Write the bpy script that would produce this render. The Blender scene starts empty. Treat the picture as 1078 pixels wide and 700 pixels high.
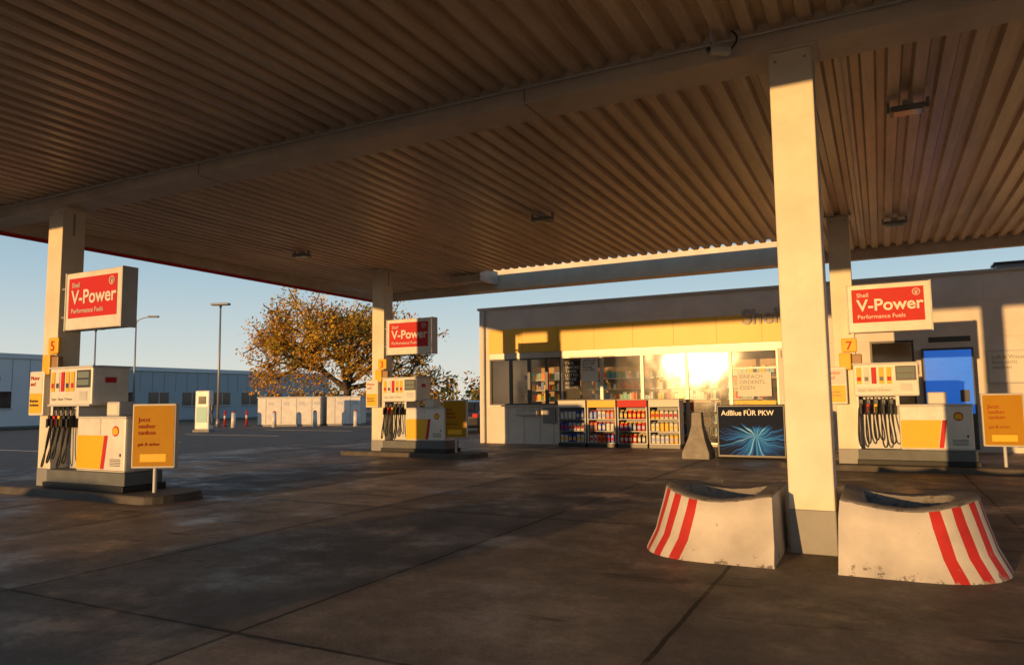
import bpy, bmesh, math, random
from mathutils import Vector, Matrix
random.seed(7)
R=math.radians
scene=bpy.context.scene
col=scene.collection

# ------------------------------------------------------------------ materials
def new_mat(name):
    m=bpy.data.materials.new(name); m.use_nodes=True
    nt=m.node_tree; b=nt.nodes['Principled BSDF']
    return m,nt,b
def mat(name,c,rough=.6,metal=0,var=.12,scale=3,bump=0,spec=.5,dirt=0.0,emit=0):
    m,nt,b=new_mat(name)
    tc=nt.nodes.new('ShaderNodeTexCoord'); n=nt.nodes.new('ShaderNodeTexNoise')
    n.inputs['Scale'].default_value=scale; n.inputs['Detail'].default_value=8; n.inputs['Roughness'].default_value=.65
    nt.links.new(tc.outputs['Object'],n.inputs['Vector'])
    r=nt.nodes.new('ShaderNodeValToRGB')
    r.color_ramp.elements[0].position=.3; r.color_ramp.elements[1].position=.7
    d=1-var-dirt
    r.color_ramp.elements[0].color=(c[0]*d,c[1]*d*(1-dirt*.15),c[2]*d*(1-dirt*.3),1)
    r.color_ramp.elements[1].color=(min(1,c[0]*(1+var*.4)),min(1,c[1]*(1+var*.4)),min(1,c[2]*(1+var*.4)),1)
    nt.links.new(n.outputs['Fac'],r.inputs['Fac']); nt.links.new(r.outputs['Color'],b.inputs['Base Color'])
    b.inputs['Roughness'].default_value=rough; b.inputs['Metallic'].default_value=metal
    b.inputs['Specular IOR Level'].default_value=spec
    if bump:
        bp=nt.nodes.new('ShaderNodeBump'); bp.inputs['Strength'].default_value=bump; bp.inputs['Distance'].default_value=.02
        n2=nt.nodes.new('ShaderNodeTexNoise'); n2.inputs['Scale'].default_value=scale*12; n2.inputs['Detail'].default_value=6
        nt.links.new(tc.outputs['Object'],n2.inputs['Vector'])
        nt.links.new(n2.outputs['Fac'],bp.inputs['Height']); nt.links.new(bp.outputs['Normal'],b.inputs['Normal'])
    if emit:
        b.inputs['Emission Color'].default_value=(*c,1); b.inputs['Emission Strength'].default_value=emit
    return m
M={}
M['white']=mat('white_paint',(.70,.67,.61),.4,var=.10,dirt=.10)
M['cream']=mat('column_paint',(.72,.64,.49),.5,var=.07,scale=2,dirt=.12,bump=.05)
M['beam']=mat('beam_paint',(.66,.57,.46),.5,var=.10,scale=1.5,dirt=.16)
M['grey']=mat('grey_paint',(.22,.22,.22),.5)
M['lgrey']=mat('light_grey_paint',(.5,.5,.49),.45)
M['dark']=mat('dark_plastic',(.03,.03,.033),.4)
M['plinth']=mat('plinth_grey',(.11,.12,.125),.6,dirt=.2)
M['black']=mat('black_rubber',(.015,.015,.015),.5,spec=.3)
M['red']=mat('red_paint',(.50,.016,.014),.55,var=.06,spec=.25)
M['yellow']=mat('yellow_paint',(.78,.42,.012),.45,var=.05,spec=.3)
M['mustard']=mat('mustard_panel',(.40,.20,.008),.6,var=.08,spec=.15)
M['darkred']=mat('dark_red_print',(.28,.012,.008),.6,spec=.15)
M['yellowband']=mat('yellow_cladding',(.76,.44,.035),.42,var=.08,scale=1)
M['blue']=mat('blue_glow_panel',(.01,.16,.75),.25,var=.3,scale=1.5,emit=.5)  # glow added so the blue cabinet panel stays bright in the shade
M['bluep']=mat('blue_plastic',(.02,.08,.42),.35)
M['teal']=mat('teal_panel',(.03,.3,.32),.4)
M['green']=mat('green_paint',(.03,.2,.07),.4)
M['orange']=mat('orange_paint',(.8,.18,.02),.5)
M['wall']=mat('shop_render',(.68,.61,.54),.6,var=.07,scale=1.3,bump=.1,dirt=.08)
M['concrete']=mat('concrete',(.30,.28,.255),.85,var=.18,scale=4,bump=.5,dirt=.2)
M['alu']=mat('aluminium',(.40,.38,.35),.45,metal=.5)
M['steel']=mat('galvanised_steel',(.3,.31,.32),.5,metal=.5)
M['letters']=mat('grey_sign_letters',(.36,.34,.31),.5)
M['lcd']=mat('display_glass',(.16,.19,.15),.15)
M['screen']=mat('dark_glass',(.02,.022,.025),.08)
M['kerb']=mat('kerb_concrete',(.10,.088,.075),.8,var=.25,bump=.5,dirt=.25)
M['bark']=mat('bark',(.09,.065,.045),.9,var=.3,scale=8,bump=.6)
def leafmat(name,c):
    m,nt,b=new_mat(name); N=nt.nodes.new; Lk=nt.links.new
    out=nt.nodes['Material Output']
    b.inputs['Base Color'].default_value=(*c,1); b.inputs['Roughness'].default_value=.6; b.inputs['Specular IOR Level'].default_value=.2
    t=N('ShaderNodeBsdfTranslucent'); t.inputs['Color'].default_value=(c[0],c[1]*.85,c[2]*.6,1)
    n=N('ShaderNodeTexNoise'); n.inputs['Scale'].default_value=1.5; hs=N('ShaderNodeHueSaturation'); hs.inputs['Color'].default_value=(*c,1)
    mr=N('ShaderNodeMapRange'); mr.inputs['From Min'].default_value=.3; mr.inputs['From Max'].default_value=.7; mr.inputs['To Min'].default_value=.55; mr.inputs['To Max'].default_value=1.3
    g=N('ShaderNodeTexCoord'); Lk(g.outputs['Object'],n.inputs['Vector']); Lk(n.outputs['Fac'],mr.inputs['Value']); Lk(mr.outputs[0],hs.inputs['Value']); Lk(hs.outputs[0],b.inputs['Base Color'])
    mx=N('ShaderNodeMixShader'); mx.inputs[0].default_value=.35; Lk(b.outputs[0],mx.inputs[1]); Lk(t.outputs[0],mx.inputs[2]); Lk(mx.outputs[0],out.inputs[0])
    return m
M['leaf_gold']=leafmat('leaf_gold',(.72,.42,.04))
M['leaf_rust']=leafmat('leaf_rust',(.55,.24,.025))
M['leaf_olive']=leafmat('leaf_olive',(.36,.31,.05))
M['leaf_dark']=leafmat('leaf_dark',(.08,.09,.028))
M['bldg']=mat('pale_blue_cladding',(.36,.42,.46),.6,var=.05,scale=.5)
M['bldgw']=mat('white_cladding',(.66,.68,.70),.6,var=.05,scale=.5)
M['roofdark']=mat('dark_roof',(.05,.05,.055),.7)
M['carpaint']=mat('dark_car_paint',(.02,.022,.028),.2,spec=.8)
M['interior']=mat('interior_wall',(.45,.34,.22),.7)
M['floor']=mat('interior_floor',(.3,.26,.22),.4)
M['wood']=mat('shelf_wood',(.3,.17,.07),.5)
M['white_matte']=mat('poster_paper',(.64,.61,.54),.7,var=.03)
M['boarddark']=mat('menu_board',(.025,.02,.016),.5,spec=.2)
M['lampglow']=mat('lit_ceiling_lamp',(1,.72,.4),.5,var=0,emit=5)

# glass
m,nt,b=new_mat('window_glass'); M['glass']=m
nt.nodes.remove(b); out=nt.nodes['Material Output']
fr=nt.nodes.new('ShaderNodeFresnel'); fr.inputs['IOR'].default_value=1.55
tr=nt.nodes.new('ShaderNodeBsdfTransparent'); tr.inputs['Color'].default_value=(.88,.9,.87,1)
gl=nt.nodes.new('ShaderNodeBsdfGlossy'); gl.inputs['Roughness'].default_value=.085
n=nt.nodes.new('ShaderNodeTexNoise'); n.inputs['Scale'].default_value=.9; tc=nt.nodes.new('ShaderNodeTexCoord'); nt.links.new(tc.outputs['Object'],n.inputs['Vector'])
bp=nt.nodes.new('ShaderNodeBump'); bp.inputs['Strength'].default_value=.4; bp.inputs['Distance'].default_value=.02; nt.links.new(n.outputs['Fac'],bp.inputs['Height']); nt.links.new(bp.outputs[0],gl.inputs['Normal'])
mx=nt.nodes.new('ShaderNodeMixShader')
nt.links.new(fr.outputs[0],mx.inputs[0]); nt.links.new(tr.outputs[0],mx.inputs[1]); nt.links.new(gl.outputs[0],mx.inputs[2]); nt.links.new(mx.outputs[0],out.inputs[0])

# corrugated soffit
m,nt,b=new_mat('corrugated_soffit'); M['soffit']=m
tc=nt.nodes.new('ShaderNodeTexCoord'); mp=nt.nodes.new('ShaderNodeMapping'); mp.inputs['Scale'].default_value=(3.5,.35,1)
n=nt.nodes.new('ShaderNodeTexNoise'); n.inputs['Scale'].default_value=1.2; n.inputs['Detail'].default_value=9; n.inputs['Roughness'].default_value=.7
r=nt.nodes.new('ShaderNodeValToRGB'); r.color_ramp.elements[0].position=.3; r.color_ramp.elements[1].position=.68
r.color_ramp.elements[0].color=(.42,.30,.20,1); r.color_ramp.elements[1].color=(.74,.59,.43,1)
nt.links.new(tc.outputs['Object'],mp.inputs['Vector']); nt.links.new(mp.outputs[0],n.inputs['Vector'])
nt.links.new(n.outputs['Fac'],r.inputs['Fac']); nt.links.new(r.outputs['Color'],b.inputs['Base Color'])
b.inputs['Roughness'].default_value=.38

# concrete forecourt
def ground_concrete():
    m,nt,b=new_mat('forecourt_concrete'); N=nt.nodes.new; Lk=nt.links.new
    tc=N('ShaderNodeTexCoord'); sep=N('ShaderNodeSeparateXYZ'); Lk(tc.outputs['Object'],sep.inputs[0])
    wob=N('ShaderNodeTexNoise'); wob.inputs['Scale'].default_value=2.5; wob.inputs['Detail'].default_value=4; Lk(tc.outputs['Object'],wob.inputs['Vector'])
    def mth(op,a,b_=None,c=None):
        x=N('ShaderNodeMath'); x.operation=op
        for i,v in enumerate((a,b_,c)):
            if v is None: continue
            if isinstance(v,(int,float)): x.inputs[i].default_value=v
            else: Lk(v,x.inputs[i])
        return x.outputs[0]
    w=mth('MULTIPLY',mth('SUBTRACT',wob.outputs['Fac'],.5),.03)
    ds=[];cells=[]
    for ax,off,p in ((0,1.3,2.57),(1,3.5,4.9)):
        q=mth('DIVIDE',mth('ADD',mth('SUBTRACT',sep.outputs[ax],off),w),p)
        f=mth('FRACT',mth('ADD',q,100.0)); fl=mth('FLOOR',mth('ADD',q,100.0))
        ds.append(mth('MULTIPLY',mth('MINIMUM',f,mth('SUBTRACT',1.0,f)),p)); cells.append(fl)
    d=mth('MINIMUM',ds[0],ds[1])
    joint=mth('LESS_THAN',d,.018)
    edge=N('ShaderNodeMapRange'); Lk(d,edge.inputs['Value']); edge.inputs['From Min'].default_value=0; edge.inputs['From Max'].default_value=.2
    edge.inputs['To Min'].default_value=.72; edge.inputs['To Max'].default_value=1
    cb=N('ShaderNodeCombineXYZ'); Lk(cells[0],cb.inputs[0]); Lk(cells[1],cb.inputs[1])
    wn=N('ShaderNodeTexWhiteNoise'); Lk(cb.outputs[0],wn.inputs['Vector'])
    n1=N('ShaderNodeTexNoise'); n1.inputs['Scale'].default_value=.75; n1.inputs['Detail'].default_value=14; n1.inputs['Roughness'].default_value=.76; Lk(tc.outputs['Object'],n1.inputs['Vector'])
    n2=N('ShaderNodeTexNoise'); n2.inputs['Scale'].default_value=26; n2.inputs['Detail'].default_value=8; n2.inputs['Roughness'].default_value=.8; Lk(tc.outputs['Object'],n2.inputs['Vector'])
    r=N('ShaderNodeValToRGB'); e=r.color_ramp.elements
    e[0].position=.32; e[0].color=(.09,.066,.048,1); e[1].position=.66; e[1].color=(.32,.25,.185,1)
    x=e.new(.5); x.color=(.18,.14,.104,1)
    Lk(n1.outputs['Fac'],r.inputs['Fac'])
    k=mth('MULTIPLY',mth('ADD',.60,mth('MULTIPLY',wn.outputs['Value'],.7)),edge.outputs[0])
    k=mth('MULTIPLY',k,mth('ADD',.45,mth('MULTIPLY',n2.outputs['Fac'],1.1)))
    k=mth('MULTIPLY',k,mth('SUBTRACT',1.0,mth('MULTIPLY',joint,.92)))
    vm=N('ShaderNodeVectorMath'); vm.operation='SCALE'; Lk(r.outputs['Color'],vm.inputs[0]); Lk(k,vm.inputs['Scale'])
    # old oil / tyre stains
    vo=N('ShaderNodeTexVoronoi'); vo.inputs['Scale'].default_value=.6; Lk(tc.outputs['Object'],vo.inputs['Vector'])
    vd=mth('ADD',vo.outputs['Distance'],mth('MULTIPLY',n1.outputs['Fac'],.5))
    sp=N('ShaderNodeMapRange'); Lk(vd,sp.inputs['Value']); sp.inputs['From Min'].default_value=.36; sp.inputs['From Max'].default_value=.44; sp.inputs['To Min'].default_value=.45; sp.inputs['To Max'].default_value=1
    vm2=N('ShaderNodeVectorMath'); vm2.operation='SCALE'; Lk(vm.outputs[0],vm2.inputs[0]); Lk(sp.outputs[0],vm2.inputs['Scale'])
    mps=N('ShaderNodeMapping'); mps.inputs['Scale'].default_value=(.35,2.2,1); mps.inputs['Location'].default_value=(3,1,0); Lk(tc.outputs['Object'],mps.inputs['Vector'])
    ns=N('ShaderNodeTexNoise'); ns.inputs['Scale'].default_value=1.0; ns.inputs['Detail'].default_value=10; ns.inputs['Roughness'].default_value=.65; Lk(mps.outputs[0],ns.inputs['Vector'])
    st=N('ShaderNodeMapRange'); Lk(ns.outputs['Fac'],st.inputs['Value']); st.inputs['From Min'].default_value=.60; st.inputs['From Max'].default_value=.63; st.inputs['To Min'].default_value=1; st.inputs['To Max'].default_value=.5
    vm3=N('ShaderNodeVectorMath'); vm3.operation='SCALE'; Lk(vm2.outputs[0],vm3.inputs[0]); Lk(st.outputs[0],vm3.inputs['Scale'])
    Lk(vm3.outputs[0],b.inputs['Base Color'])
    n3=N('ShaderNodeTexNoise'); n3.inputs['Scale'].default_value=.8; n3.inputs['Detail'].default_value=12; n3.inputs['Roughness'].default_value=.75
    mp=N('ShaderNodeMapping'); mp.inputs['Location'].default_value=(13,4,0); Lk(tc.outputs['Object'],mp.inputs['Vector']); Lk(mp.outputs[0],n3.inputs['Vector'])
    rr=N('ShaderNodeMapRange'); Lk(n3.outputs['Fac'],rr.inputs['Value']); rr.inputs['From Min'].default_value=.38; rr.inputs['From Max'].default_value=.52; rr.inputs['To Min'].default_value=.34; rr.inputs['To Max'].default_value=.68
    Lk(rr.outputs[0],b.inputs['Roughness']); b.inputs['Specular IOR Level'].default_value=.38
    n4=N('ShaderNodeTexNoise'); n4.inputs['Scale'].default_value=70; n4.inputs['Detail'].default_value=5; n4.inputs['Roughness'].default_value=.7; Lk(tc.outputs['Object'],n4.inputs['Vector'])
    bp=N('ShaderNodeBump'); bp.inputs['Strength'].default_value=.75; bp.inputs['Distance'].default_value=.012
    h=mth('ADD',mth('MULTIPLY',n2.outputs['Fac'],.6),mth('MULTIPLY',n1.outputs['Fac'],1.0)); h=mth('ADD',h,mth('MULTIPLY',n4.outputs['Fac'],.5)); h=mth('SUBTRACT',h,mth('MULTIPLY',joint,1.0))
    Lk(h,bp.inputs['Height']); Lk(bp.outputs[0],b.inputs['Normal'])
    return m
M['forecourt']=ground_concrete()
M['asphalt']=mat('asphalt',(.16,.14,.12),.85,var=.25,scale=1.2,bump=.8,spec=.3)
M['grass']=mat('dry_grass',(.09,.085,.04),.9,var=.4,scale=2,bump=.8)
M['line']=mat('road_paint',(.5,.5,.48),.7,dirt=.3)

# ------------------------------------------------------------------ helpers
def empty(name,loc=(0,0,0),rz=0):
    o=bpy.data.objects.new(name,None); o.location=loc; o.rotation_euler=(0,0,rz); o.empty_display_size=.2; col.objects.link(o); return o
def mesh(name,vs,fs,mt,parent=None,smooth=False,mi=None):
    me=bpy.data.meshes.new(name); me.from_pydata(vs,[],fs); 
    for x in (mt if isinstance(mt,(list,tuple)) else [mt]): me.materials.append(x)
    if mi:
        for p,i in zip(me.polygons,mi): p.material_index=i
    if smooth:
        for p in me.polygons: p.use_smooth=True
    me.update(); o=bpy.data.objects.new(name,me); col.objects.link(o); o.parent=parent; return o
def box(name,x0,x1,y0,y1,z0,z1,mt,parent=None,bev=0,rz=0):
    cx,cy,cz=(x0+x1)/2,(y0+y1)/2,(z0+z1)/2
    bm=bmesh.new(); bmesh.ops.create_cube(bm,size=1)
    for v in bm.verts: v.co=Vector((v.co.x*(x1-x0),v.co.y*(y1-y0),v.co.z*(z1-z0)))
    if bev: bmesh.ops.bevel(bm,geom=list(bm.edges),offset=bev,segments=2,affect='EDGES',profile=.5)
    me=bpy.data.meshes.new(name); bm.to_mesh(me); bm.free(); me.materials.append(mt)
    o=bpy.data.objects.new(name,me); o.location=(cx,cy,cz); o.rotation_euler=(0,0,rz); col.objects.link(o); o.parent=parent; return o
def tube(name,pts,rad,mt,parent=None,cyclic=False,poly=False):
    cu=bpy.data.curves.new(name,'CURVE'); cu.dimensions='3D'; cu.bevel_depth=rad; cu.bevel_resolution=3; cu.use_fill_caps=True
    s=cu.splines.new('POLY' if poly else 'NURBS'); s.points.add(len(pts)-1)
    for p,q in zip(s.points,pts): p.co=(*q,1)
    if not poly: s.use_endpoint_u=True; s.order_u=4 if len(pts)>3 else 3
    cu.materials.append(mt); o=bpy.data.objects.new(name,cu); col.objects.link(o); o.parent=parent; return o
def cyl(name,x,y,z0,z1,r0,r1,mt,parent=None,seg=20):
    bm=bmesh.new(); bmesh.ops.create_cone(bm,cap_ends=True,segments=seg,radius1=r0,radius2=r1,depth=z1-z0)
    me=bpy.data.meshes.new(name); bm.to_mesh(me); bm.free(); me.materials.append(mt)
    for p in me.polygons: p.use_smooth=len(p.vertices)==4
    o=bpy.data.objects.new(name,me); o.location=(x,y,(z0+z1)/2); col.objects.link(o); o.parent=parent; return o
def text(name,body,x,y,z,size,mt,parent=None,bold=0,sx=1,ext=.003,rot=(R(90),0,0),align='LEFT'):
    cu=bpy.data.curves.new(name,'FONT'); cu.body=body; cu.size=size; cu.extrude=ext; cu.offset=bold; cu.align_x=align
    cu.materials.append(mt); o=bpy.data.objects.new(name,cu); o.location=(x,y,z); o.rotation_euler=rot; o.scale=(sx,1,1); col.objects.link(o); o.parent=parent; return o
def quad_y(name,pts,y,mt,parent):
    vs=[(p[0],y,p[1]) for p in pts]; return mesh(name,vs,[tuple(range(len(vs)))],mt,parent)
def pecten(name,x,y,z,r,parent,outline=None):
    o=quad_y(name+'_back',[(x+r*1.12*math.cos(a),z+r*1.12*math.sin(a)) for a in [i*math.tau/20 for i in range(20)]],y,outline or M['red'],parent)
    pts=[(x-.35*r,z-.75*r),(x+.35*r,z-.75*r)]
    for i in range(13):
        a=R(-25)+i*R(230)/12; rr=r*(.95 if i%2==0 else .84); pts.append((x+rr*math.cos(a),z-.05*r+rr*math.sin(a)*.92))
    return quad_y(name,pts,y-.004,M['yellow'],parent)

# ------------------------------------------------------------------ ground
mesh('ground',[(-500,-300,0),(400,-300,0),(400,600,0),(-500,600,0)],[(0,1,2,3)],M['asphalt'])
mesh('forecourt_pavement',[(-18.5,-14,.004),(14,-14,.004),(14,24,.004),(-18.5,24,.004)],[(0,1,2,3)],M['forecourt'])
mesh('grass_verge',[(-54,12,.006),(-47,12,.006),(-34,80,.006),(-54,80,.006)],[(0,1,2,3)],M['grass'])
box('pavement_kerb',-47,-46.8,10,36,0,.13,M['kerb'],bev=.02)
rl=empty('road_marking')
for i in range(5): box('bay_line',-30,-24,14+i*5,14.12+i*5,.004,.008,M['line'],rl)

# ------------------------------------------------------------------ canopy
can=empty('canopy_roof')
ZS=5.22
def corr(x0,x1,y0,y1):
    p=.27; vs=[];fs=[]
    n0=int(math.floor(x0/p)); n1=int(math.ceil(x1/p)); prof=[]
    for i in range(n0,n1+1):
        b=i*p
        for dx,dz in ((0,0),(.125,0),(.155,.075),(.24,.075)):
            x=b+dx
            if x0<=x<=x1: prof.append((x,ZS+dz))
    for x,z in prof: vs+= [(x,y0,z),(x,y1,z)]
    for i in range(len(prof)-1): fs.append((2*i,2*i+1,2*i+3,2*i+2))
    mesh('corrugated_sheet',vs,fs,M['soffit'],can)
XL,XR=-15.5,11
YF=1.2
corr(XL,XR,YF,7.5); corr(XL,XR,7.95,18.2)
corr(XL,-10.3,18.2,19.3); corr(-1.7,XR,18.2,19.3); corr(XL,XR,19.3,20.4)
box('main_beam',XL+.1,XR-.1,7.46,7.99,5.0,5.36,M['beam'],can,bev=.01)
for x in (-9.2,-3.6,3.1): 
    box('beam_splice',x,x+.01,7.452,7.459,5.01,5.2,M['grey'],can); box('beam_splice',x,x+.01,7.47,7.98,4.994,4.999,M['grey'],can)
tube('conduit',[(XL+.2,7.40,5.17),(XR-.3,7.40,5.17)],.014,M['lgrey'],can,poly=True)
tube('conduit',[(-.2,8.0,5.19),(-.2,18,5.19)],.012,M['lgrey'],can,poly=True)
tube('conduit',[(-6.0,8.0,5.19),(-6.0,13,5.19)],.012,M['lgrey'],can,poly=True)
box('skylight_beam',-11.4,-1.5,19.3,19.62,4.84,5.31,M['cream'],can,bev=.01)
box('skylight_side_trim',-10.42,-10.3,18.2,19.3,5.0,5.4,M['beam'],can)
box('skylight_side_trim',-1.7,-1.58,18.2,19.3,5.0,5.4,M['beam'],can)
box('skylight_side_trim',-11.4,-10.3,18.3,18.5,4.98,5.21,M['beam'],can)
box('rear_edge_beam',XL,XR,20.4,20.6,4.98,5.7,M['beam'],can)
box('left_edge_beam',XL-.14,XL,YF,20.6,5.0,5.7,M['beam'],can)
box('left_fascia_red',XL-.2,XL-.143,YF,20.6,4.93,5.7,M['red'],can)
box('front_edge_beam',XL,XR,YF-.2,YF,5.02,5.7,M['beam'],can)
box('roof_top_sheet',XL,XR,YF,18.1,5.6,5.65,M['grey'],can)
def column(x,y,name='canopy_column'):
    e=empty(name,(x,y,0)); w=.205
    top=5.0 if y<10 else 5.25
    box('shaft',-w,w,-w,w,.35,top,M['cream'],e,bev=.012)
    box('base_paint',-w-.006,w+.006,-w-.006,w+.006,0,.42,M['grey'],e,bev=.01)
    box('cap_plate',-w-.05,w+.05,-w-.04,w+.04,top-.03,top-.003,M['beam'],e)
    for s in (-1,1):
        box('bolt_strip',s*w-.004,s*w+.004,-.02,.02,top-.5,top-.1,M['steel'],e)
    for s in (-1,1):
        c=cyl('bolt',s*.14,-w-.006,0,.012,.014,.014,M['steel'],e,8); c.location=(s*.14,-w-.004,top-.12); c.rotation_euler=(R(90),0,0)
column(-.64,7.71); column(-12.9,7.71); column(-.62,16.5); column(-12.55,16.5)
column(9.5,7.71); column(9.5,16.5)
def ceil_lamp(x,y):
    e=empty('canopy_floodlight',(x,y,ZS))
    box('mount',-.06,.06,-.06,.06,-.08,0,M['lgrey'],e)
    box('housing',-.2,.2,-.13,.13,-.15,-.08,M['grey'],e,bev=.02)
    box('lens',-.16,.16,-.1,.1,-.156,-.151,M['lcd'],e)
    box('bracket',-.24,-.205,-.03,.03,-.13,0,M['steel'],e); box('bracket',.205,.24,-.03,.03,-.13,0,M['steel'],e)
for p in ((-5.9,13.0),(.5,10.2),(.45,17.0),(-12.6,13.3),(-13,4)): ceil_lamp(*p)
e=empty('security_camera',(-1.35,7.2,5.2),R(35))
tube('arm',[(0,0,0),(0,0,-.12),(.05,0,-.16)],.015,M['lgrey'],e)
box('body',-.02,.2,-.04,.04,-.23,-.15,M['lgrey'],e,bev=.02); cyl('lens',-.03,0,-.21,-.17,.025,.025,M['dark'],e)
tube('cable',[(0,0,-.1),(.1,.05,-.25),(.25,.05,-.15),(.32,.0,-.02),(.2,-.05,0)],.01,M['black'],e)

# ------------------------------------------------------------------ barriers
def worn(name,c,under,thr):
    m,nt,b=new_mat(name); N=nt.nodes.new; Lk=nt.links.new
    tc=N('ShaderNodeTexCoord'); n=N('ShaderNodeTexNoise'); n.inputs['Scale'].default_value=7; n.inputs['Detail'].default_value=12; n.inputs['Roughness'].default_value=.75
    Lk(tc.outputs['Object'],n.inputs['Vector'])
    sep=N('ShaderNodeSeparateXYZ'); Lk(tc.outputs['Object'],sep.inputs[0])
    mr=N('ShaderNodeMapRange'); Lk(sep.outputs[2],mr.inputs['Value']); mr.inputs['From Min'].default_value=0; mr.inputs['From Max'].default_value=.14; mr.inputs['To Min'].default_value=.13; mr.inputs['To Max'].default_value=0
    ad=N('ShaderNodeMath'); ad.operation='ADD'; Lk(n.outputs['Fac'],ad.inputs[0]); Lk(mr.outputs[0],ad.inputs[1])
    r=N('ShaderNodeValToRGB'); r.color_ramp.elements[0].position=thr; r.color_ramp.elements[0].color=(*c,1); r.color_ramp.elements[1].position=thr+.03; r.color_ramp.elements[1].color=(*under,1)
    Lk(ad.outputs[0],r.inputs['Fac'])
    n2=N('ShaderNodeTexNoise'); n2.inputs['Scale'].default_value=2.2; n2.inputs['Detail'].default_value=8; Lk(tc.outputs['Object'],n2.inputs['Vector'])
    mr2=N('ShaderNodeMapRange'); Lk(n2.outputs['Fac'],mr2.inputs['Value']); mr2.inputs['From Min'].default_value=.3; mr2.inputs['From Max'].default_value=.65; mr2.inputs['To Min'].default_value=.65; mr2.inputs['To Max'].default_value=1.0
    vm=N('ShaderNodeVectorMath'); vm.operation='SCALE'; Lk(r.outputs['Color'],vm.inputs[0]); Lk(mr2.outputs[0],vm.inputs['Scale'])
    Lk(vm.outputs[0],b.inputs['Base Color']); b.inputs['Roughness'].default_value=.7
    bp=N('ShaderNodeBump'); bp.inputs['Strength'].default_value=.6; bp.inputs['Distance'].default_value=.01; Lk(n.outputs['Fac'],bp.inputs['Height']); Lk(bp.outputs[0],b.inputs['Normal'])
    return m
M['barw']=worn('worn_white_paint',(.60,.55,.48),(.22,.19,.16),.645)
M['barr']=worn('worn_red_paint',(.50,.022,.016),(.40,.28,.22),.645)
M['bartop']=worn('weathered_concrete_top',(.26,.235,.21),(.13,.12,.11),.55)
def barrier(x,y,sgn):
    Lb=1.32; e=empty('striped_concrete_barrier',(x,y,0)); 
    def outline(L,W,x0):
        xs=.42*L; fine=[]
        for i in range(40): fine.append((x0+(xs-x0)*i/40,-W))
        for i in range(0,241):
            a=-math.pi/2+math.pi*i/240; c=math.cos(a); s=math.sin(a)
            fine.append((xs+(L-xs)*abs(c)**.8,W*math.copysign(abs(s)**.8,s)))
        for i in range(1,41): fine.append((xs+(x0-xs)*i/40,W))
        acc=[0]
        for p,q in zip(fine,fine[1:]): acc.append(acc[-1]+math.hypot(q[0]-p[0],q[1]-p[1]))
        pts=[];n=66;j=0
        for i in range(n+1):
            t=acc[-1]*i/n
            while j<len(acc)-2 and acc[j+1]<t: j+=1
            f=(t-acc[j])/max(1e-9,acc[j+1]-acc[j]); pts.append((fine[j][0]+(fine[j+1][0]-fine[j][0])*f,fine[j][1]+(fine[j+1][1]-fine[j][1])*f))
        for i in range(1,8): pts.append((x0,W-2*W*i/8))
        return pts
    def top(x_): 
        t=x_/Lb; return .64-.09*math.sin(math.pi*min(1,max(0,t*1.15)))**1.3-.03*(1-t)
    rings=[(Lb,.84,0,0),(Lb-.01,.82,.005,.05),(Lb-.09,.74,.01,.3),(Lb-.17,.66,.02,.75),(Lb-.2,.62,.03,.97),(Lb-.225,.59,.05,1.0),(Lb-.38,.40,.2,.99),(Lb-.42,.36,.24,.8),(Lb-.46,.32,.28,.7)]
    vs=[];fs=[];mi=[]
    for L,W,x0,k in rings:
        o=outline(L,W,x0); ncount=len(o)
        for (a,b_) in o:
            z=top(a)*k
            jx=random.uniform(-.003,.003); vs.append((sgn*(a+jx),b_+jx,z+(jx if k>.1 else 0)))
    for r_ in range(len(rings)-1):
        for i in range(ncount):
            j=(i+1)%ncount; q=(r_*ncount+i,r_*ncount+j,(r_+1)*ncount+j,(r_+1)*ncount+i)
            if sgn<0: q=q[::-1]
            fs.append(q)
            red = r_<4 and 15<=i<=50 and ((i-15)%4)<2
            mi.append(1 if red else (2 if r_>=4 else 0))
    fs.append(tuple((len(rings)-1)*ncount+i for i in (range(ncount) if sgn>0 else range(ncount-1,-1,-1)))); mi.append(2)
    o=mesh('barrier_body',vs,fs,[M['barw'],M['barr'],M['bartop']],e,smooth=True,mi=mi)
    md=o.modifiers.new('s','EDGE_SPLIT'); md.split_angle=R(50)
barrier(-.90,7.58,-1); barrier(-.40,7.58,1)

# ------------------------------------------------------------------ islands with pumps
def sign(x,y,z):
    e=empty('fuel_price_sign',(x,y,z)); w,h,d=1.5,.98,.26
    box('light_box',0,w,0,d,0,h,M['white'],e,bev=.02)
    box('side_frame',-.012,.02,-.012,d+.01,-.01,h+.01,M['lgrey'],e,bev=.005); box('side_frame',w-.02,w+.012,-.012,d+.01,-.01,h+.01,M['lgrey'],e,bev=.005)
    quad_y('red_panel',[(.09,.2),(w-.12,.2),(w-.12,h-.1),(.09,h-.1)],-.006,M['red'],e)
    text('title','V-Power',.18,-.01,.44,.33,M['white'],e,bold=.006,sx=1.0)
    text('brand','Shell',.18,-.01,.72,.12,M['white'],e,bold=.0)
    text('subtitle','Performance Fuels',.18,-.01,.28,.115,M['white'],e,bold=0)
    pts=[(w-.25+.065*math.cos(a),-.012,.77+.065*math.sin(a)) for a in [i*math.tau/16 for i in range(17)]]
    tube('emblem_ring',pts,.008,M['white'],e,poly=True)
    for i in range(5):
        a=R(40+25*i); tube('emblem_ray',[(w-.25,-.012,.72),(w-.25+.055*math.cos(a),-.012,.76+.05*math.sin(a))],.004,M['white'],e,poly=True)
    tube('bracket',[(-.3,d*.5,.25),(0,d*.5,.25)],.03,M['steel'],e,poly=True); tube('bracket',[(-.3,d*.5,.75),(0,d*.5,.75)],.03,M['steel'],e,poly=True)
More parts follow.
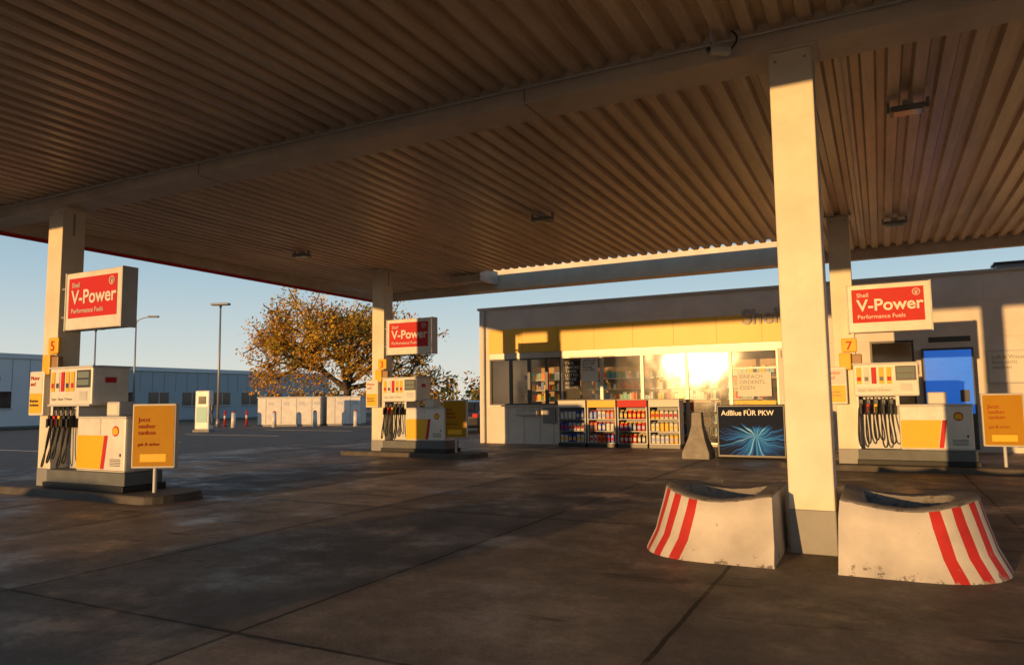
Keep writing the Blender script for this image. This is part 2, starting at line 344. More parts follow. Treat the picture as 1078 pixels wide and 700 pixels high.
def pump(x,y):
    e=empty('fuel_pump',(x,y,.12)); F=-.3;B=.34
    box('plinth',.02,2.06,F-.02,B+.02,0,.3,M['plinth'],e,bev=.015)
    box('plinth_step',.0,2.1,F-.07,B+.06,0,.1,M['black'],e,bev=.01)
    box('cabinet',.78,2.02,F,B,.3,1.16,M['white'],e,bev=.03)
    box('cabinet_top',.76,2.04,F-.012,B+.012,1.15,1.185,M['lgrey'],e,bev=.008)
    quad_y('yellow_panel',[(.80,.345),(1.42,.345),(1.5,.88),(.80,.88)],F-.004,M['yellow'],e)
    quad_y('red_slash',[(1.43,.345),(1.51,.345),(1.59,.88),(1.51,.88)],F-.005,M['red'],e)
    pecten('emblem',1.78,F-.004,.95,.075,e)
    box('door_seam',.8,2.0,F-.003,F+.002,.325,.332,M['dark'],e)
    box('door_seam',1.395,1.4,F-.006,F+.002,.89,1.14,M['lgrey'],e)
    box('lock',1.9,1.93,F-.008,F,.55,.6,M['dark'],e)
    for i in range(5): box('vent_slot',1.66,1.92,F-.004,F+.001,.40+i*.025,.41+i*.025,M['dark'],e)
    box('bay_back',.05,.78,.0,B,.3,1.36,M['lgrey'],e); box('bay_post',.02,.08,F,B,.3,1.36,M['white'],e,bev=.01); box('bay_post',.74,.8,F,B,1.16,1.36,M['white'],e)
    box('head',0,1.16,F-.02,B,1.36,2.0,M['white'],e,bev=.025)
    box('head_cap',-.015,1.175,F-.035,B+.015,1.985,2.02,M['lgrey'],e,bev=.008)
    box('head_lip',0.01,1.15,F-.05,F-.02,1.355,1.39,M['lgrey'],e,bev=.005)
    for i in range(5):
        xx=.06+i*.135
        box('grade_label',xx,xx+.09,F-.03,F-.021,1.6,1.93,M[['yellow','white_matte','red','yellow','yellow'][i]],e)
        box('grade_tag',xx+.01,xx+.08,F-.033,F-.031,1.66,1.74,M['dark' if i%2 else 'red'],e)
        box('holster',xx,xx+.1,F+.02,.0,1.0,1.3,M['dark'],e,bev=.015)
        nm=M[['black','red','yellow','black','black'][i]]
        n=empty('nozzle',(xx+.05,F,1.12)); n.parent=e
        box('grip',-.03,.03,-.08,.03,-.10,.08,nm,n,bev=.012); box('guard',-.02,.02,-.11,-.09,-.12,.03,M['black'],n,bev=.005)
        tube('spout',[(0,-.02,.05),(0,0,.11),(0,.05,.14)],.012,M['steel'],n)
        zb=.38+.07*(i%3)
        tube('hose',[(xx+.05,F-.04,1.03),(xx+.05,F-.09,.85),(xx+.07+.02*i,F-.13,zb),(xx+.02,F-.16,zb-.06),(xx-.03+.01*i,F-.08,zb+.15),(xx+.0,F-.0,.9),(xx+.02,F+.03,1.34)],.014,M['black'],e)
    box('display_bezel',.76,1.12,F-.032,F-.021,1.66,1.95,M['dark'],e,bev=.003)
    box('display',.79,1.09,F-.037,F-.033,1.82,1.92,M['lcd'],e); box('display',.79,1.09,F-.037,F-.033,1.70,1.79,M['lcd'],e)
    box('card_slot',.84,1.04,F-.026,F-.021,1.45,1.6,M['lgrey'],e)
    quad_y('emblem_strip',[(.06,1.43),(.7,1.43),(.7,1.53),(.06,1.53)],F-.022,M['white_matte'],e)
    text('pump_text','Super  Diesel  V-Power',.08,F-.024,1.455,.06,M['grey'],e)
    box('side_sticker',1.161,1.164,-.12,.12,1.55,1.85,M['white_matte'],e); box('side_sticker',2.021,2.024,-.16,.16,.75,1.05,M['white_matte'],e)
    box('side_sticker',1.165,1.167,-.1,.1,1.74,1.83,M['red'],e); box('side_sticker',2.025,2.027,-.12,.12,.95,1.02,M['yellow'],e)
    box('paper_dispenser',1.3,1.62,-.15,.15,1.185,1.42,M['lgrey'],e,bev=.02); quad_y('paper_label',[(1.33,1.22),(1.59,1.22),(1.59,1.38),(1.33,1.38)],-.153,M['white_matte'],e)
def service_board(x,y,rz):
    e=empty('yellow_service_board',(x,y,.0),rz)
    box('foot',-.28,.28,-.2,.2,.0,.05,M['dark'],e,bev=.01)
    tube('post',[(0,.06,.05),(0,.06,.55)],.03,M['lgrey'],e,poly=True)
    box('frame',-.34,.34,-.03,.09,.5,1.5,M['lgrey'],e,bev=.02)
    quad_y('panel',[(-.315,.53),(.315,.53),(.315,1.47),(-.315,1.47)],-.034,M['mustard'],e)
    text('panel_text','Jetzt\nsauber\ntanken',-.24,-.038,1.22,.1,M['darkred'],e)
    text('panel_text','gut & sicher',-.24,-.038,.85,.07,M['darkred'],e)
    quad_y('label',[(-.2,.6),(.2,.6),(.2,.72),(-.2,.72)],-.036,M['yellow'],e)
def island(x,y,num,signdx,rzb=0,px=.24,bx=2.75):
    e=empty('pump_island',(x,y,0))
    n=10
    pts=[(-.8-.5*math.sin(math.pi*i/n),.56*math.cos(math.pi*i/n)) for i in range(n+1)]+[(2.95+.35*math.sin(math.pi*i/n),-.56*math.cos(math.pi*i/n)) for i in range(n+1)]
    k=len(pts)
    vs=[(a,b_,0) for a,b_ in pts]+[(a*.995,b_*.97,.10) for a,b_ in pts]+[(a*.985,b_*.93,.12) for a,b_ in pts]
    fs=[(i,(i+1)%k,k+(i+1)%k,k+i) for i in range(k)]+[(k+i,k+(i+1)%k,2*k+(i+1)%k,2*k+i) for i in range(k)]+[tuple(range(2*k,3*k))]
    mesh('kerb',vs,fs,M['kerb'],e)
    pump(x+px,y)
    sign(x+signdx,y-.27,2.76)
    service_board(x+bx,y-.15,rzb)
    s=empty('pump_number_sign',(x,y,0))
    box('plate',.05,.34,-.27,-.21,2.38,2.66,M['yellow'],s,bev=.02); text('number',num,.13,-.275,2.43,.24,M['red'],s,bold=.003)
    box('box',.0,.22,-.33,-.21,2.02,2.36,M['yellow'],s,bev=.02); box('box',.23,.42,-.31,-.21,2.08,2.33,M['wood'],s,bev=.02)
    s=empty('info_poster_box',(x,y,0))
    box('case',-.3,.12,-.35,-.22,1.32,2.08,M['white'],s,bev=.02)
    quad_y('poster',[(-.27,1.36),(.09,1.36),(.09,1.7),(-.27,1.7)],-.354,M['yellow'],s)
    quad_y('poster',[(-.27,1.72),(.09,1.72),(.09,2.04),(-.27,2.04)],-.354,M['white_matte'],s)
    text('poster_text','Motor\naus!',-.25,-.358,1.93,.1,M['red'],s); text('poster_text','Rauchen\nverboten',-.25,-.358,1.55,.07,M['dark'],s)
island(-12.9,7.71,'5',.5,R(28)); island(-12.55,16.5,'3',.35,R(10),bx=2.5); island(-.72,16.5,'7',.2,0)

# ------------------------------------------------------------------ shop
shop=empty('fuel_station_shop')
FY=22.0
T=.25
def wallp(x0,x1,z0,z1,mt=M['wall'],name='wall_panel'): box(name,x0,x1,FY,FY+T,z0,z1,mt,shop)
wallp(-12.5,13,3.9,4.62)
box('parapet_cap',-12.56,13,FY-.05,FY+.4,4.62,4.70,M['alu'],shop)
for i in range(9): box('parapet_seam',-10.5+i*2.6,-10.49+i*2.6,FY-.003,FY,3.91,4.61,M['lgrey'],shop)
box('yellow_fascia',-12.1,-2.35,FY-.06,FY+T,3.08,3.897,M['yellowband'],shop)
for i in range(7): box('fascia_seam',-10.8+i*1.3,-10.79+i*1.3,FY-.063,FY-.0605,3.09,3.89,M['wood'],shop)
wallp(-2.347,13,2.95,3.897)
wallp(-12.5,-12.103,0,3.897,M['wall'],'corner_pier')
wallp(-12.1,-9.45,0,1.26,M['wall'],'night_counter_wall')
for x in (-11.4,-10.8,-10.2,-9.7): box('panel_seam',x,x+.015,FY-.004,FY,.05,1.25,M['grey'],shop)
box('counter_sill',-12.1,-9.4,FY-.18,FY,1.262,1.30,M['alu'],shop)
box('counter_tray',-11.0,-10.2,FY-.22,FY-.001,.95,1.12,M['alu'],shop,bev=.02); box('atm_box',-10.05,-9.6,FY-.1,FY-.001,.7,1.2,M['grey'],shop,bev=.02)
wallp(-12.1,-2.35,2.88,3.077,M['alu'],'window_head')
def window(x0,x1,z0,z1,frame=M['alu']):
    e=empty('window_frame',(0,0,0)); e.parent=shop
    f=.05
    box('frame',x0,x0+f,FY+.02,FY+.12,z0,z1,frame,e); box('frame',x1-f,x1,FY+.02,FY+.12,z0,z1,frame,e)
    box('frame',x0+f,x1-f,FY+.02,FY+.12,z0,z0+f,frame,e); box('frame',x0+f,x1-f,FY+.02,FY+.12,z1-f,z1,frame,e)
    tl_=random.uniform(-.004,.004); t2=random.uniform(-.004,.004)
    mesh('glass',[(x0+f,FY+.065+tl_,z0+f),(x1-f,FY+.065,z0+f),(x1-f,FY+.065+t2,z1-f),(x0+f,FY+.065+tl_+t2,z1-f)],[(0,1,2,3)],M['glass'],e)
for a,b_ in ((-12.1,-11.3),(-11.3,-10.6),(-10.6,-9.95),(-9.95,-9.42)): window(a,b_,1.3,2.88,M['dark'] )
for a,b_ in ((-9.42,-8.0),(-8.0,-6.65),(-6.65,-5.25),(-5.25,-3.95),(-3.95,-2.6)): window(a,b_,.08,2.88)
box('mullion_transom',-3.9,-2.65,FY-.01,FY+.015,2.3,2.36,M['white'],shop)
wallp(-2.6,-2.35,0,2.88,M['wall'],'pier')
wallp(-2.347,-.2,0,2.947)
window(-.2,.85,.05,2.947,M['dark']); wallp(.85,1.0,0,2.947); 
wallp(1.0,6,0,2.947); window(6,8,.5,2.947); wallp(8,13,0,2.947); 
wallp(6,8,0,.497)
box('sign_letterbox',1.2,2.15,FY-.012,FY-.001,2.86,3.0,M['dark'],shop)
box('interior_floor',-12.4,12.9,FY+T,31,.0,.05,M['floor'],shop)
box('interior_back_wall',-12.4,12.9,27.5,27.7,0,4.6,M['interior'],shop)
box('side_wall',-12.5,-12.3,FY+T,31,0,4.6,M['wall'],shop); box('side_wall',12.8,13,FY+T,31,0,4.6,M['wall'],shop)
box('interior_ceiling',-12.3,12.8,FY+T,31,3.2,3.3,M['white'],shop); box('shop_roof',-12.5,13,FY+T,31.2,4.45,4.55,M['roofdark'],shop)
for i in range(6): box('ceiling_lamp',-11+i*1.9,-10.4+i*1.9,23.5,24.9,3.17,3.195,M['lampglow'],shop)
prod=['red','yellow','bluep','white_matte','green','orange','wood','teal']
def shelf(x0,x1,y,h,par,nm='shelf'):
    e=empty(nm,(0,0,0)); e.parent=par
    box('back',x0,x1,y+.2,y+.24,0.05,h,M['wood'],e)
    z=.3
    while z<h-.2:
        box('board',x0,x1,y-.15,y+.2,z-.03,z,M['lgrey'],e)
        x=x0+.03
        while x<x1-.12:
            w=random.uniform(.07,.16); hh=random.uniform(.14,.28)
            box('goods',x,x+w*.9,y-.1,y+.12,z+.002,z+hh,M[random.choice(prod)],e); x+=w
        z+=.38
shelf(-12,-9.8,24.6,2.7,shop); shelf(-9.3,-6.9,24.4,2.6,shop); shelf(-6.6,-4.6,23.6,2.6,shop); shelf(-4.4,-2.7,24,2.7,shop)
def poster(x0,x1,z0,z1,mt,txt=None,tm=None,sz=.12,y=FY-.02):
    e=empty('window_poster',(0,0,0)); e.parent=shop
    box('sheet',x0,x1,y,y+.012,z0,z1,mt,e)
    if txt: text('lettering',txt,x0+.06,y-.004,z1-sz*1.1,sz,tm or M['dark'],e)
poster(-9.3,-8.72,1.5,2.75,M['boarddark'],'CAFE\nSNACKS\nTABAK\nLOTTO\nPRESSE\nREISE\nBEDARF',M['white_matte'],.13)
poster(-8.68,-8.1,2.05,2.8,M['white_matte'],'OFFNUNG\n6-22 UHR\nSonntag\n7-21 UHR',None,.1)
poster(-9.35,-8.05,1.15,1.48,M['boarddark'],'EINFACH FRISCH',M['white_matte'],.13)
poster(-3.75,-2.8,1.5,2.2,M['white_matte'],'EINFACH\nORDENTL.\nESSEN',M['dark'],.16)
poster(-3.85,-2.7,1.15,1.38,M['yellow'],'AdBlue',M['dark'],.16)
text('shop_letters','Shell',-3.55,FY-.1,3.62,.62,M['letters'],shop,bold=.01,ext=.03)
e=empty('blue_vending_cabinet',(1.0,21.5,0))
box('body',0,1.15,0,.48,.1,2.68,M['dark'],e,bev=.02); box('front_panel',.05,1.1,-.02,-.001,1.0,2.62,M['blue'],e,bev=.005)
box('slot',.8,1.0,-.035,-.021,1.3,1.6,M['dark'],e); box('lower_flap',.15,.95,-.012,-.001,.25,.6,M['grey'],e)
e=empty('white_notice_board',(2.45,FY-.08,0)); box('panel',0,1.1,0,.06,1.75,2.6,M['lgrey'],e,bev=.01); quad_y('sheet',[(.05,1.8),(1.05,1.8),(1.05,2.55),(.05,2.55)],-.004,M['white_matte'],e)
text('lettering','Luft & Wasser\nbitte nicht\nrauchen',.12,-.008,2.38,.13,M['grey'],e)
e=empty('roof_vent_unit',(2.9,22.6,4.5)); box('housing',0,.7,0,.6,0,.4,M['grey'],e,bev=.03); box('cowl',-.05,.75,-.05,.65,.4,.45,M['dark'],e)
box('downpipe',-12.36,-12.26,FY-.11,FY-.001,0,4.6,M['lgrey'],shop,bev=.03)
box('outdoor_wall_lamp',-2.5,-2.4,FY-.15,FY-.001,2.6,2.8,M['dark'],shop)

def rack(x,kind):
    e=empty('forecourt_product_rack',(x,21.15,0)); w=.92
    box('base',0,w,-.05,.5,0,.12,M['dark'],e)
    for s in (0,w-.03): box('side',s,s+.03,-.02,.48,.12,1.42,M['lgrey'],e)
    box('back',.03,w-.03,.44,.47,.12,1.42,M['grey'],e); box('header',0,w,-.03,.01,1.22,1.43,M[['white_matte','yellow','red','white_matte'][kind]],e); box('roof',-.02,w+.02,-.05,.5,1.432,1.46,M['dark'],e)
    for k,z in enumerate((.14,.5,.86)):
        box('board',.03,w-.03,-.02,.44,z-.02,z,M['steel'],e)
        n=6
        for i in range(n):
            for yy in (0,.17):
                xx=.06+i*(w-.1)/n
                mt=M[[['white_matte','bluep','lgrey'],['white_matte','orange','bluep'],['red','red','dark'],['white_matte','lgrey','yellow']][kind][(i//2+k)%3]]
                hh=.24+random.uniform(-.02,.01)
                box('bottle',xx,xx+.11,yy,yy+.1,z+.002,z+hh,mt,e,bev=.02); box('cap',xx+.035,xx+.075,yy+.03,yy+.07,z+hh+.001,z+hh+.035,M[['bluep','red','yellow','dark'][kind]],e)
                if yy==0: box('label',xx+.015,xx+.095,-.004,-.001,z+.06,z+.16,M[['yellow','red','white_matte','bluep'][(k+kind)%4]],e)
for i in range(4): rack(-9.15+i*.98,i)

# advert board
m,nt,b=new_mat('blue_wave_print'); N=nt.nodes.new; Lk=nt.links.new
tc=N('ShaderNodeTexCoord'); sp=N('ShaderNodeSeparateXYZ'); Lk(tc.outputs['Object'],sp.inputs[0])
def mth(op,a,b_=None):
    x=N('ShaderNodeMath'); x.operation=op
    for i,v in enumerate((a,b_)):
        if v is None: continue
        if isinstance(v,(int,float)): x.inputs[i].default_value=v
        else: Lk(v,x.inputs[i])
    return x.outputs[0]
wz=N('ShaderNodeTexNoise'); wz.inputs['Scale'].default_value=1.5; Lk(tc.outputs['Object'],wz.inputs['Vector'])
warp=mth('MULTIPLY',mth('SUBTRACT',wz.outputs['Fac'],.5),.5)
zz=mth('ADD',mth('SUBTRACT',sp.outputs[2],.52),warp); xx_=mth('SUBTRACT',sp.outputs[0],.9)
ang=mth('ARCTAN2',zz,mth('MULTIPLY',xx_,.45)); rad=mth('SQRT',mth('ADD',mth('MULTIPLY',zz,zz),mth('MULTIPLY',xx_,xx_)))
nn=N('ShaderNodeTexNoise'); nn.noise_dimensions='1D'; nn.inputs['Scale'].default_value=7; nn.inputs['Detail'].default_value=4; Lk(ang,nn.inputs['W'])
rp=N('ShaderNodeValToRGB'); el=rp.color_ramp.elements; el[0].position=.40; el[0].color=(.003,.008,.03,1); el[1].position=.85; el[1].color=(.45,.75,.95,1)
for p,c in ((.52,(.01,.08,.38)),(.66,(.03,.26,.75))): x=el.new(p); x.color=(*c,1)
val=mth('ADD',nn.outputs['Fac'],mth('MULTIPLY',mth('SUBTRACT',.4,rad),.35))
top=N('ShaderNodeMapRange'); Lk(sp.outputs[2],top.inputs['Value']); top.inputs['From Min'].default_value=.72; top.inputs['From Max'].default_value=.9; top.inputs['To Min'].default_value=0; top.inputs['To Max'].default_value=.4
val=mth('SUBTRACT',val,top.outputs[0])
Lk(val,rp.inputs['Fac']); Lk(rp.outputs[0],b.inputs['Base Color']); b.inputs['Roughness'].default_value=.6; b.inputs['Specular IOR Level'].default_value=.1
M['burst']=m
e=empty('fluid_tank_advert_board',(-3.6,18,0))
box('cabinet',0,1.58,0,.5,.04,1.3,M['dark'],e,bev=.02); mesh('print',[(.04,-.004,.1),(1.54,-.004,.1),(1.54,-.004,1.26),(.04,-.004,1.26)],[(0,1,2,3)],M['burst'],e)
text('headline','AdBlue FÜR PKW',.12,-.01,1.05,.17,M['white'],e,bold=.002,sx=.95)
def wedge(x,y):
    e=empty('concrete_barrier_block',(x,y,0)); pr=[(.33,0),(.33,.14),(.2,.5),(.13,.8),(.12,1.12)]
    vs=[];fs=[]
    for r_,z in pr: vs+=[(-r_,-r_*1.15,z),(r_,-r_*1.15,z),(r_,r_*1.15,z),(-r_,r_*1.15,z)]
    for k in range(len(pr)-1):
        for i in range(4): fs.append((4*k+i,4*k+(i+1)%4,4*k+4+(i+1)%4,4*k+4+i))
    fs.append(tuple(len(vs)-4+i for i in range(4))); o=mesh('block',vs,fs,M['concrete'],e)
    md=o.modifiers.new('b','BEVEL'); md.width=.02; md.segments=2
wedge(-4.08,18.1)

# ------------------------------------------------------------------ background left
def leafmesh(name,centers,mats,parent,n,size,sq=.75):
    vs=[];fs=[];mi=[]
    for (c,rad,idx) in centers:
        for k in range(int(n*rad*rad)):
            d=Vector((random.gauss(0,1),random.gauss(0,1),random.gauss(0,1))).normalized()*rad*random.random()**.5
            d.z*=sq; p=c+d; s=size*random.uniform(.6,1.3)
            if p.z<.05: p.z=.05
            a=Vector((random.gauss(0,1),random.gauss(0,1),random.gauss(0,1))).normalized(); b_=a.orthogonal().normalized(); cc=a.cross(b_)
            i=len(vs); vs+=[tuple(p-b_*s),tuple(p+cc*s*.6),tuple(p+b_*s),tuple(p-cc*s*.6)]; fs.append((i,i+1,i+2,i+3))
            mi.append(idx if random.random()<.75 else random.randrange(len(mats)))
    return mesh(name,vs,fs,mats,parent,mi=mi)
def tree(x,y,H,W,name='autumn_tree',dens=32,seed=3,thin=.3,low=False):
    random.seed(seed)
    e=empty(name,(x,y,0)); segs=[]; tips=[]
    def grow(p,d,l,r,lv):
        q=p
        for k in range(3):
            nd=(d+Vector((random.uniform(-.15,.15),random.uniform(-.15,.15),random.uniform(-.08,.10)))).normalized()
            q2=q+nd*l/3; segs.append((q,q2,r*(1-.2*k/3),r*(1-.2*(k+1)/3))); q=q2; d=nd
            if lv>=2: tips.append((q.copy(),lv))
        if lv>=4: return
        nb=[6,4,3,3][lv]
        for k in range(nb):
            a=random.uniform(0,.8); sp=random.uniform(.5,.95) if lv else random.uniform(.6,1.35)
            o=d.orthogonal().normalized(); o=Matrix.Rotation(a+k*math.tau/nb,3,d)@o
            nd=(d*math.cos(sp)+o*math.sin(sp)); nd.z+=.05; nd.normalize()
            grow(q-d*random.uniform(0,l*.35),nd,l*random.uniform(.70,.88)*(1.25 if lv==0 else 1),r*.58,lv+1)
        if lv<2: grow(q,d,l*.75,r*.7,lv+1)
    grow(Vector((0,0,0)),Vector((.05,0,1)),H*.2,H*.024,0)
    vs=[];fs=[]
    for a,b_,r0,r1 in segs:
        d=(b_-a).normalized(); u=d.orthogonal().normalized(); v=d.cross(u); i=len(vs); n=5
        for c,r_ in ((a,r0),(b_,r1)):
            for k in range(n): vs.append(tuple(c+(u*math.cos(k*math.tau/n)+v*math.sin(k*math.tau/n))*max(r_,.012)))
        for k in range(n): fs.append((i+k,i+(k+1)%n,i+n+(k+1)%n,i+n+k))
    mesh('trunk_and_limbs',vs,fs,M['bark'],e,smooth=True)
    cs=[]
    for p,lv in tips:
        if p.z<1.2: continue
        if random.random()<(thin if p.x>W*.45 else .92): 
            cs.append((p,random.uniform(.45,.95),random.choice([0,0,0,1,2])))
    if low:
        for k in range(110):
            a=random.uniform(0,math.tau); rr=random.uniform(2.0,6.0)
            cs.append((Vector((rr*math.cos(a)-.5,rr*math.sin(a),random.uniform(1.3,4.2))),random.uniform(.5,.9),random.choice([0,1,2,0])))
    leafmesh('foliage',cs,[M['leaf_gold'],M['leaf_rust'],M['leaf_olive'],M['leaf_gold']],e,dens,.10)
    ms=[(p,random.uniform(.35,.55),0) for p,lv in random.sample(tips,min(7,len(tips)))]
    leafmesh('mistletoe',ms,[M['leaf_dark']],e,300,.07,1)
tree(-33.5,40,14.5,8,dens=46,low=True)
tree(-26,58,11,7,dens=16,seed=5,thin=.4)
random.seed(11)
tl=empty('distant_tree_line')
cs=[]
for i in range(200):
    x=-150+i*.85+random.uniform(-1,1); y=110+(x+150)*.25+random.uniform(-4,4)
    h=3+1.6*math.sin(i*.17)+random.uniform(-1,1.5); 
    for z in (.8,h*.6,h): cs.append((Vector((x,y,z)),random.uniform(1.2,2.0),random.choice([0,1,2,3])))
leafmesh('foliage',cs,[M['leaf_dark'],M['leaf_olive'],M['leaf_rust'],M['leaf_dark']],tl,9,.42,1)
hd=empty('hedge')
cs=[(Vector((-36+i*.6,52+random.uniform(-.5,.5),random.choice([.5,1.1,1.6]))),random.uniform(.6,.9),random.choice([0,1])) for i in range(50)]
leafmesh('foliage',cs,[M['leaf_dark'],M['leaf_olive']],hd,60,.13,1)
def shed(name,x,y0,y1,h,mt,txt=None,depth=14):
    e=empty(name,(x,0,0))
    box('walls',-depth,0,y0,y1,0,h,mt,e); box('roof_edge',-depth-.1,.12,y0-.1,y1+.1,h,h+.35,M['bldgw'],e); 
    n=int((y1-y0)/3.5)
    for i in range(n):
        yy=y0+1+i*3.5
        box('window',.001,.04,yy,yy+2,1.3,2.5,M['screen'],e); box('window_frame',.041,.06,yy+.97,yy+1.03,1.3,2.5,M['white'],e); box('sill',.001,.12,yy-.05,yy+2.05,1.22,1.299,M['lgrey'],e)
    k=y0
    while k<y1: box('cladding_seam',.001,.015,k,k+.03,2.6,h,M['grey'],e); k+=1.2
shed('white_workshop_building',-56,6,33,4.9,M['bldgw'])
w=bpy.data.objects['white_workshop_building']; text('lettering','Karosserie, Lackier-\nAutoreparatur Profis',.05,23.3,4.0,.7,M['dark'],w,rot=(R(90),0,R(90)))
shed('pale_blue_warehouse',-58,38,66,4.4,M['bldg'])
def kiosk(x,y,w,rz=R(27)):
    e=empty('white_utility_container',(x,y,0),rz)
    box('body',0,w,0,1.8,.1,1.75,M['white'],e,bev=.03); box('base',.05,w-.05,.05,1.75,0,.1,M['grey'],e); box('roof',-.04,w+.04,-.04,1.84,1.751,1.82,M['lgrey'],e)
    k=.5
    while k<w-.3: box('door_seam',k,k+.03,-.006,0,.15,1.7,M['grey'],e); box('vent',k+.15,k+.5,-.008,-.001,1.3,1.5,M['lgrey'],e); k+=.95
kiosk(-34.5,32.8,3.9); kiosk(-30.9,35,2.1)
for i in range(4): 
    e=empty('concrete_bollard',(-34.8+i*2.2,31.2+i*1.1,0)); cyl('post',0,0,0,.9,.14,.12,M['white'],e); cyl('cap',0,0,.9,.98,.12,.04,M['red'],e)
e=empty('electric_car_charger',(-31.6,26.4,0),R(20)); box('base',-.45,.45,-.3,.3,0,.12,M['concrete'],e,bev=.01); box('body',-.4,.4,-.22,.22,.12,2.15,M['white'],e,bev=.06)
box('front_panel',-.3,.3,-.235,-.221,.5,1.3,M['teal'],e,bev=.005); box('screen',-.2,.2,-.245,-.236,1.45,1.85,M['screen'],e); box('connector',.41,.5,-.1,.1,1.1,1.4,M['dark'],e,bev=.02)
tube('cable',[(.45,0,1.1),(.6,-.1,.4),(.5,-.15,.2),(.38,-.2,.8),(.36,-.1,1.3)],.025,M['black'],e)
def lamp(x,y,h,kind,rz=0):
    e=empty('street_lamp',(x,y,0),rz); cyl('pole',0,0,0,h,.09,.05,M['steel'],e); cyl('base',0,0,0,.5,.12,.11,M['steel'],e)
    if kind=='flat': box('head',-.6,.6,-.18,.18,h,h+.13,M['dark'],e,bev=.03); cyl('collar',0,0,h-.15,h,.08,.08,M['dark'],e)
    else:
        tube('arm',[(0,0,h-.4),(0,0,h-.05),(.5,0,h+.12),(1.0,0,h+.18)],.04,M['steel'],e); box('head',.9,1.7,-.14,.14,h+.12,h+.26,M['grey'],e,bev=.04)
        box('head',-.9,-.1,-.12,.12,h-.02,h+.1,M['grey'],e,bev=.04)
lamp(-37.3,32.2,7.7,'flat',R(20)); lamp(-50.9,36,8.0,'arm',R(30)); lamp(-53.5,34.5,7.2,'flat',R(30))
for (x,y) in ((-36.2,33.5),(-36.9,32.4),(-35.5,34.8)):
    e=empty('traffic_barrier_post',(x,y,0)); cyl('post',0,0,0,1.0,.06,.06,M['red'],e); cyl('band',0,0,.5,.7,.065,.065,M['white'],e); cyl('foot',0,0,0,.06,.2,.2,M['dark'],e)
e=empty('fence'); 
for i in range(22): cyl('post',-46+i*1.3,46+i*.7,0,1.3,.03,.03,M['steel'],e,8)
tube('rail',[(-46,46,1.25),(-46+21*1.3,46+21*.7,1.25)],.02,M['steel'],e,poly=True); tube('rail',[(-46,46,.6),(-46+21*1.3,46+21*.7,.6)],.02,M['steel'],e,poly=True)

def car(x,y,rz):
    e=empty('parked_car',(x,y,0),rz)
    prof=[(-2.15,.35),(-2.18,.75),(-2.05,.95),(-1.75,1.0),(-1.45,1.38),(-.9,1.46),(.1,1.46),(.75,1.05),(1.7,.92),(2.1,.75),(2.15,.35),(1.7,.25),(-1.7,.25)]
    vs=[];n=len(prof)
    ys=[-.88,-.80,.80,.88]
    for k,yy in enumerate(ys):
        for (a,z) in prof:
            ins=(.16*max(0,(z-.95)/.5)); yv=math.copysign(abs(yy)-ins,yy); vs.append((yv,a,z+(.015 if k in(1,2) and z>.9 else 0)))
    fs=[]
    for k in range(3):
        for i in range(n): fs.append((k*n+i,k*n+(i+1)%n,(k+1)*n+(i+1)%n,(k+1)*n+i))
    fs+=[tuple(range(n-1,-1,-1)),tuple(range(3*n,4*n))]
    o=mesh('body',vs,fs,M['carpaint'],e); md=o.modifiers.new('b','BEVEL'); md.width=.05; md.segments=2
    mesh('rear_window',[(-.6,-1.74,1.03),(.6,-1.74,1.03),(.55,-1.5,1.36),(-.55,-1.5,1.36)],[(0,1,2,3)],M['screen'],e).location=(0,-.03,.02)
    mesh('windscreen',[(-.6,.78,1.08),(.6,.78,1.08),(.55,.2,1.44),(-.55,.2,1.44)],[(3,2,1,0)],M['screen'],e).location=(0,.03,.03)
    for s in (-1,1):
        mesh('side_window',[(s*.885,-1.3,1.02),(s*.885,.5,1.05),(s*.77,.05,1.38),(s*.77,-1.1,1.38)],[(0,1,2,3)],M['screen'],e)
        box('tail_lamp',s*.75-.12,s*.75+.12,-2.215,-2.16,.72,.9,M['red'],e,bev=.01); box('headlamp',s*.65-.15,s*.65+.15,2.1,2.16,.62,.76,M['lgrey'],e)
        box('mirror',s*1.0-.09,s*1.0+.09,.5,.62,1.0,1.13,M['carpaint'],e,bev=.03)
        for yy in (-1.35,1.35):
            w=cyl('wheel',s*.8,yy,-.1,.1,.32,.32,M['black'],e); w.location=(s*.8,yy,.32); w.rotation_euler=(0,R(90),0)
            w=cyl('rim',s*.9,yy,-.02,.02,.2,.2,M['alu'],e); w.location=(s*.91,yy,.32); w.rotation_euler=(0,R(90),0)
    box('number_plate',-.26,.26,-2.215,-2.19,.52,.63,M['white'],e)
car(-17.1,29.3,R(15))
# unseen cars, added behind the camera to throw shadow stripes over the slabs
car(-9.6,-12,R(90)); car(1.8,-11,R(84)); car(-16.8,-13,R(95))

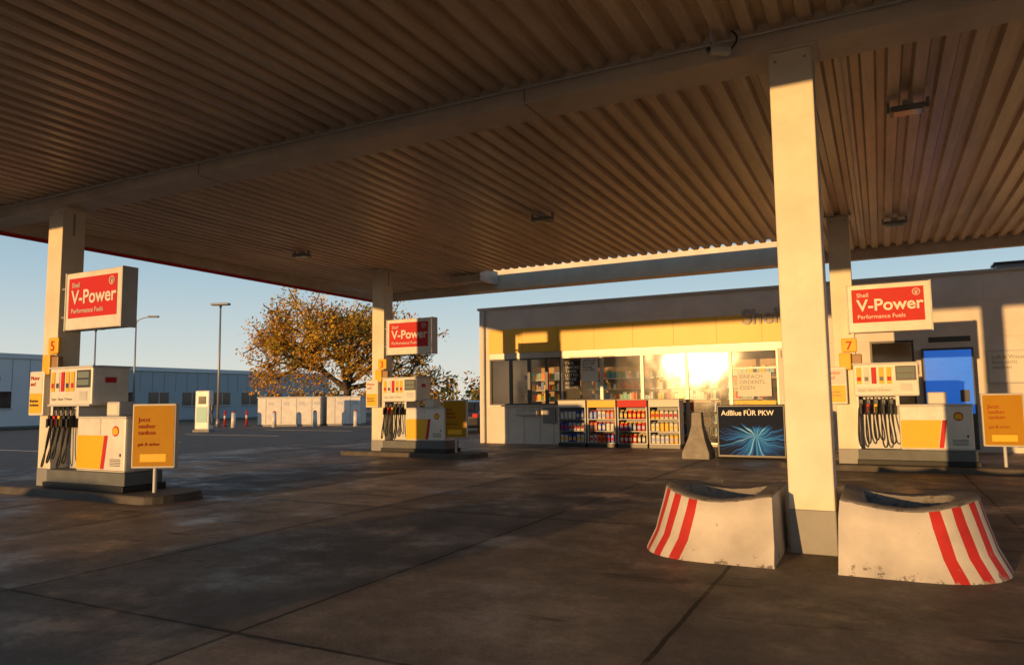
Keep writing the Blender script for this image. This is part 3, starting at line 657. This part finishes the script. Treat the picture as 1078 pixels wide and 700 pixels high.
# ------------------------------------------------------------------ light
EL=3.5; AZ=193
sun_dir=Vector((math.sin(R(AZ))*math.cos(R(EL)),math.cos(R(AZ))*math.cos(R(EL)),math.sin(R(EL))))
sd=bpy.data.lights.new('sun','SUN'); sd.energy=5.0; sd.angle=R(.5); sd.color=(1,.56,.20)
so=bpy.data.objects.new('sun',sd); so.rotation_euler=sun_dir.to_track_quat('Z','Y').to_euler(); so.location=(0,-20,10); col.objects.link(so)
w=bpy.data.worlds.new('World'); scene.world=w; w.use_nodes=True
nt=w.node_tree; N=nt.nodes.new; Lk=nt.links.new
sk=N('ShaderNodeTexSky'); sk.sky_type='NISHITA'; sk.sun_disc=False; sk.sun_elevation=R(EL); sk.sun_rotation=R(AZ); sk.air_density=1.0; sk.dust_density=.4; sk.ozone_density=2.0
tc=N('ShaderNodeTexCoord'); sp=N('ShaderNodeSeparateXYZ'); Lk(tc.outputs['Generated'],sp.inputs[0])
rp=N('ShaderNodeValToRGB'); el=rp.color_ramp.elements
el[0].position=0; el[0].color=(.86,.82,.74,1); el[1].position=1; el[1].color=(.06,.12,.22,1)
for p,c in ((.05,(.74,.78,.76)),(.16,(.46,.62,.72)),(.35,(.19,.33,.48))):
    x=el.new(p); x.color=(*c,1)
Lk(sp.outputs[2],rp.inputs['Fac'])
sc=N('ShaderNodeVectorMath'); sc.operation='SCALE'; sc.inputs['Scale'].default_value=7.8; Lk(rp.outputs[0],sc.inputs[0])
mx=N('ShaderNodeMix'); mx.data_type='RGBA'; mx.inputs[0].default_value=.75
Lk(sk.outputs[0],mx.inputs[6]); Lk(sc.outputs[0],mx.inputs[7])
Lk(mx.outputs[2],nt.nodes['Background'].inputs[0]); nt.nodes['Background'].inputs[1].default_value=.14
# ------------------------------------------------------------------ camera
cd=bpy.data.cameras.new('camera'); cd.sensor_width=36; cd.lens=36*757/1078; cd.clip_end=2000; cd.clip_start=.05
co=bpy.data.objects.new('camera',cd); col.objects.link(co)
co.matrix_world=Matrix.Translation((0,0,1.5))@Matrix.Rotation(R(27),4,'Z')@Matrix.Rotation(R(90+5.3),4,'X')@Matrix.Rotation(R(-.7),4,'Z')
scene.camera=co
scene.view_settings.view_transform='Standard'; scene.view_settings.look='None'; scene.view_settings.exposure=0
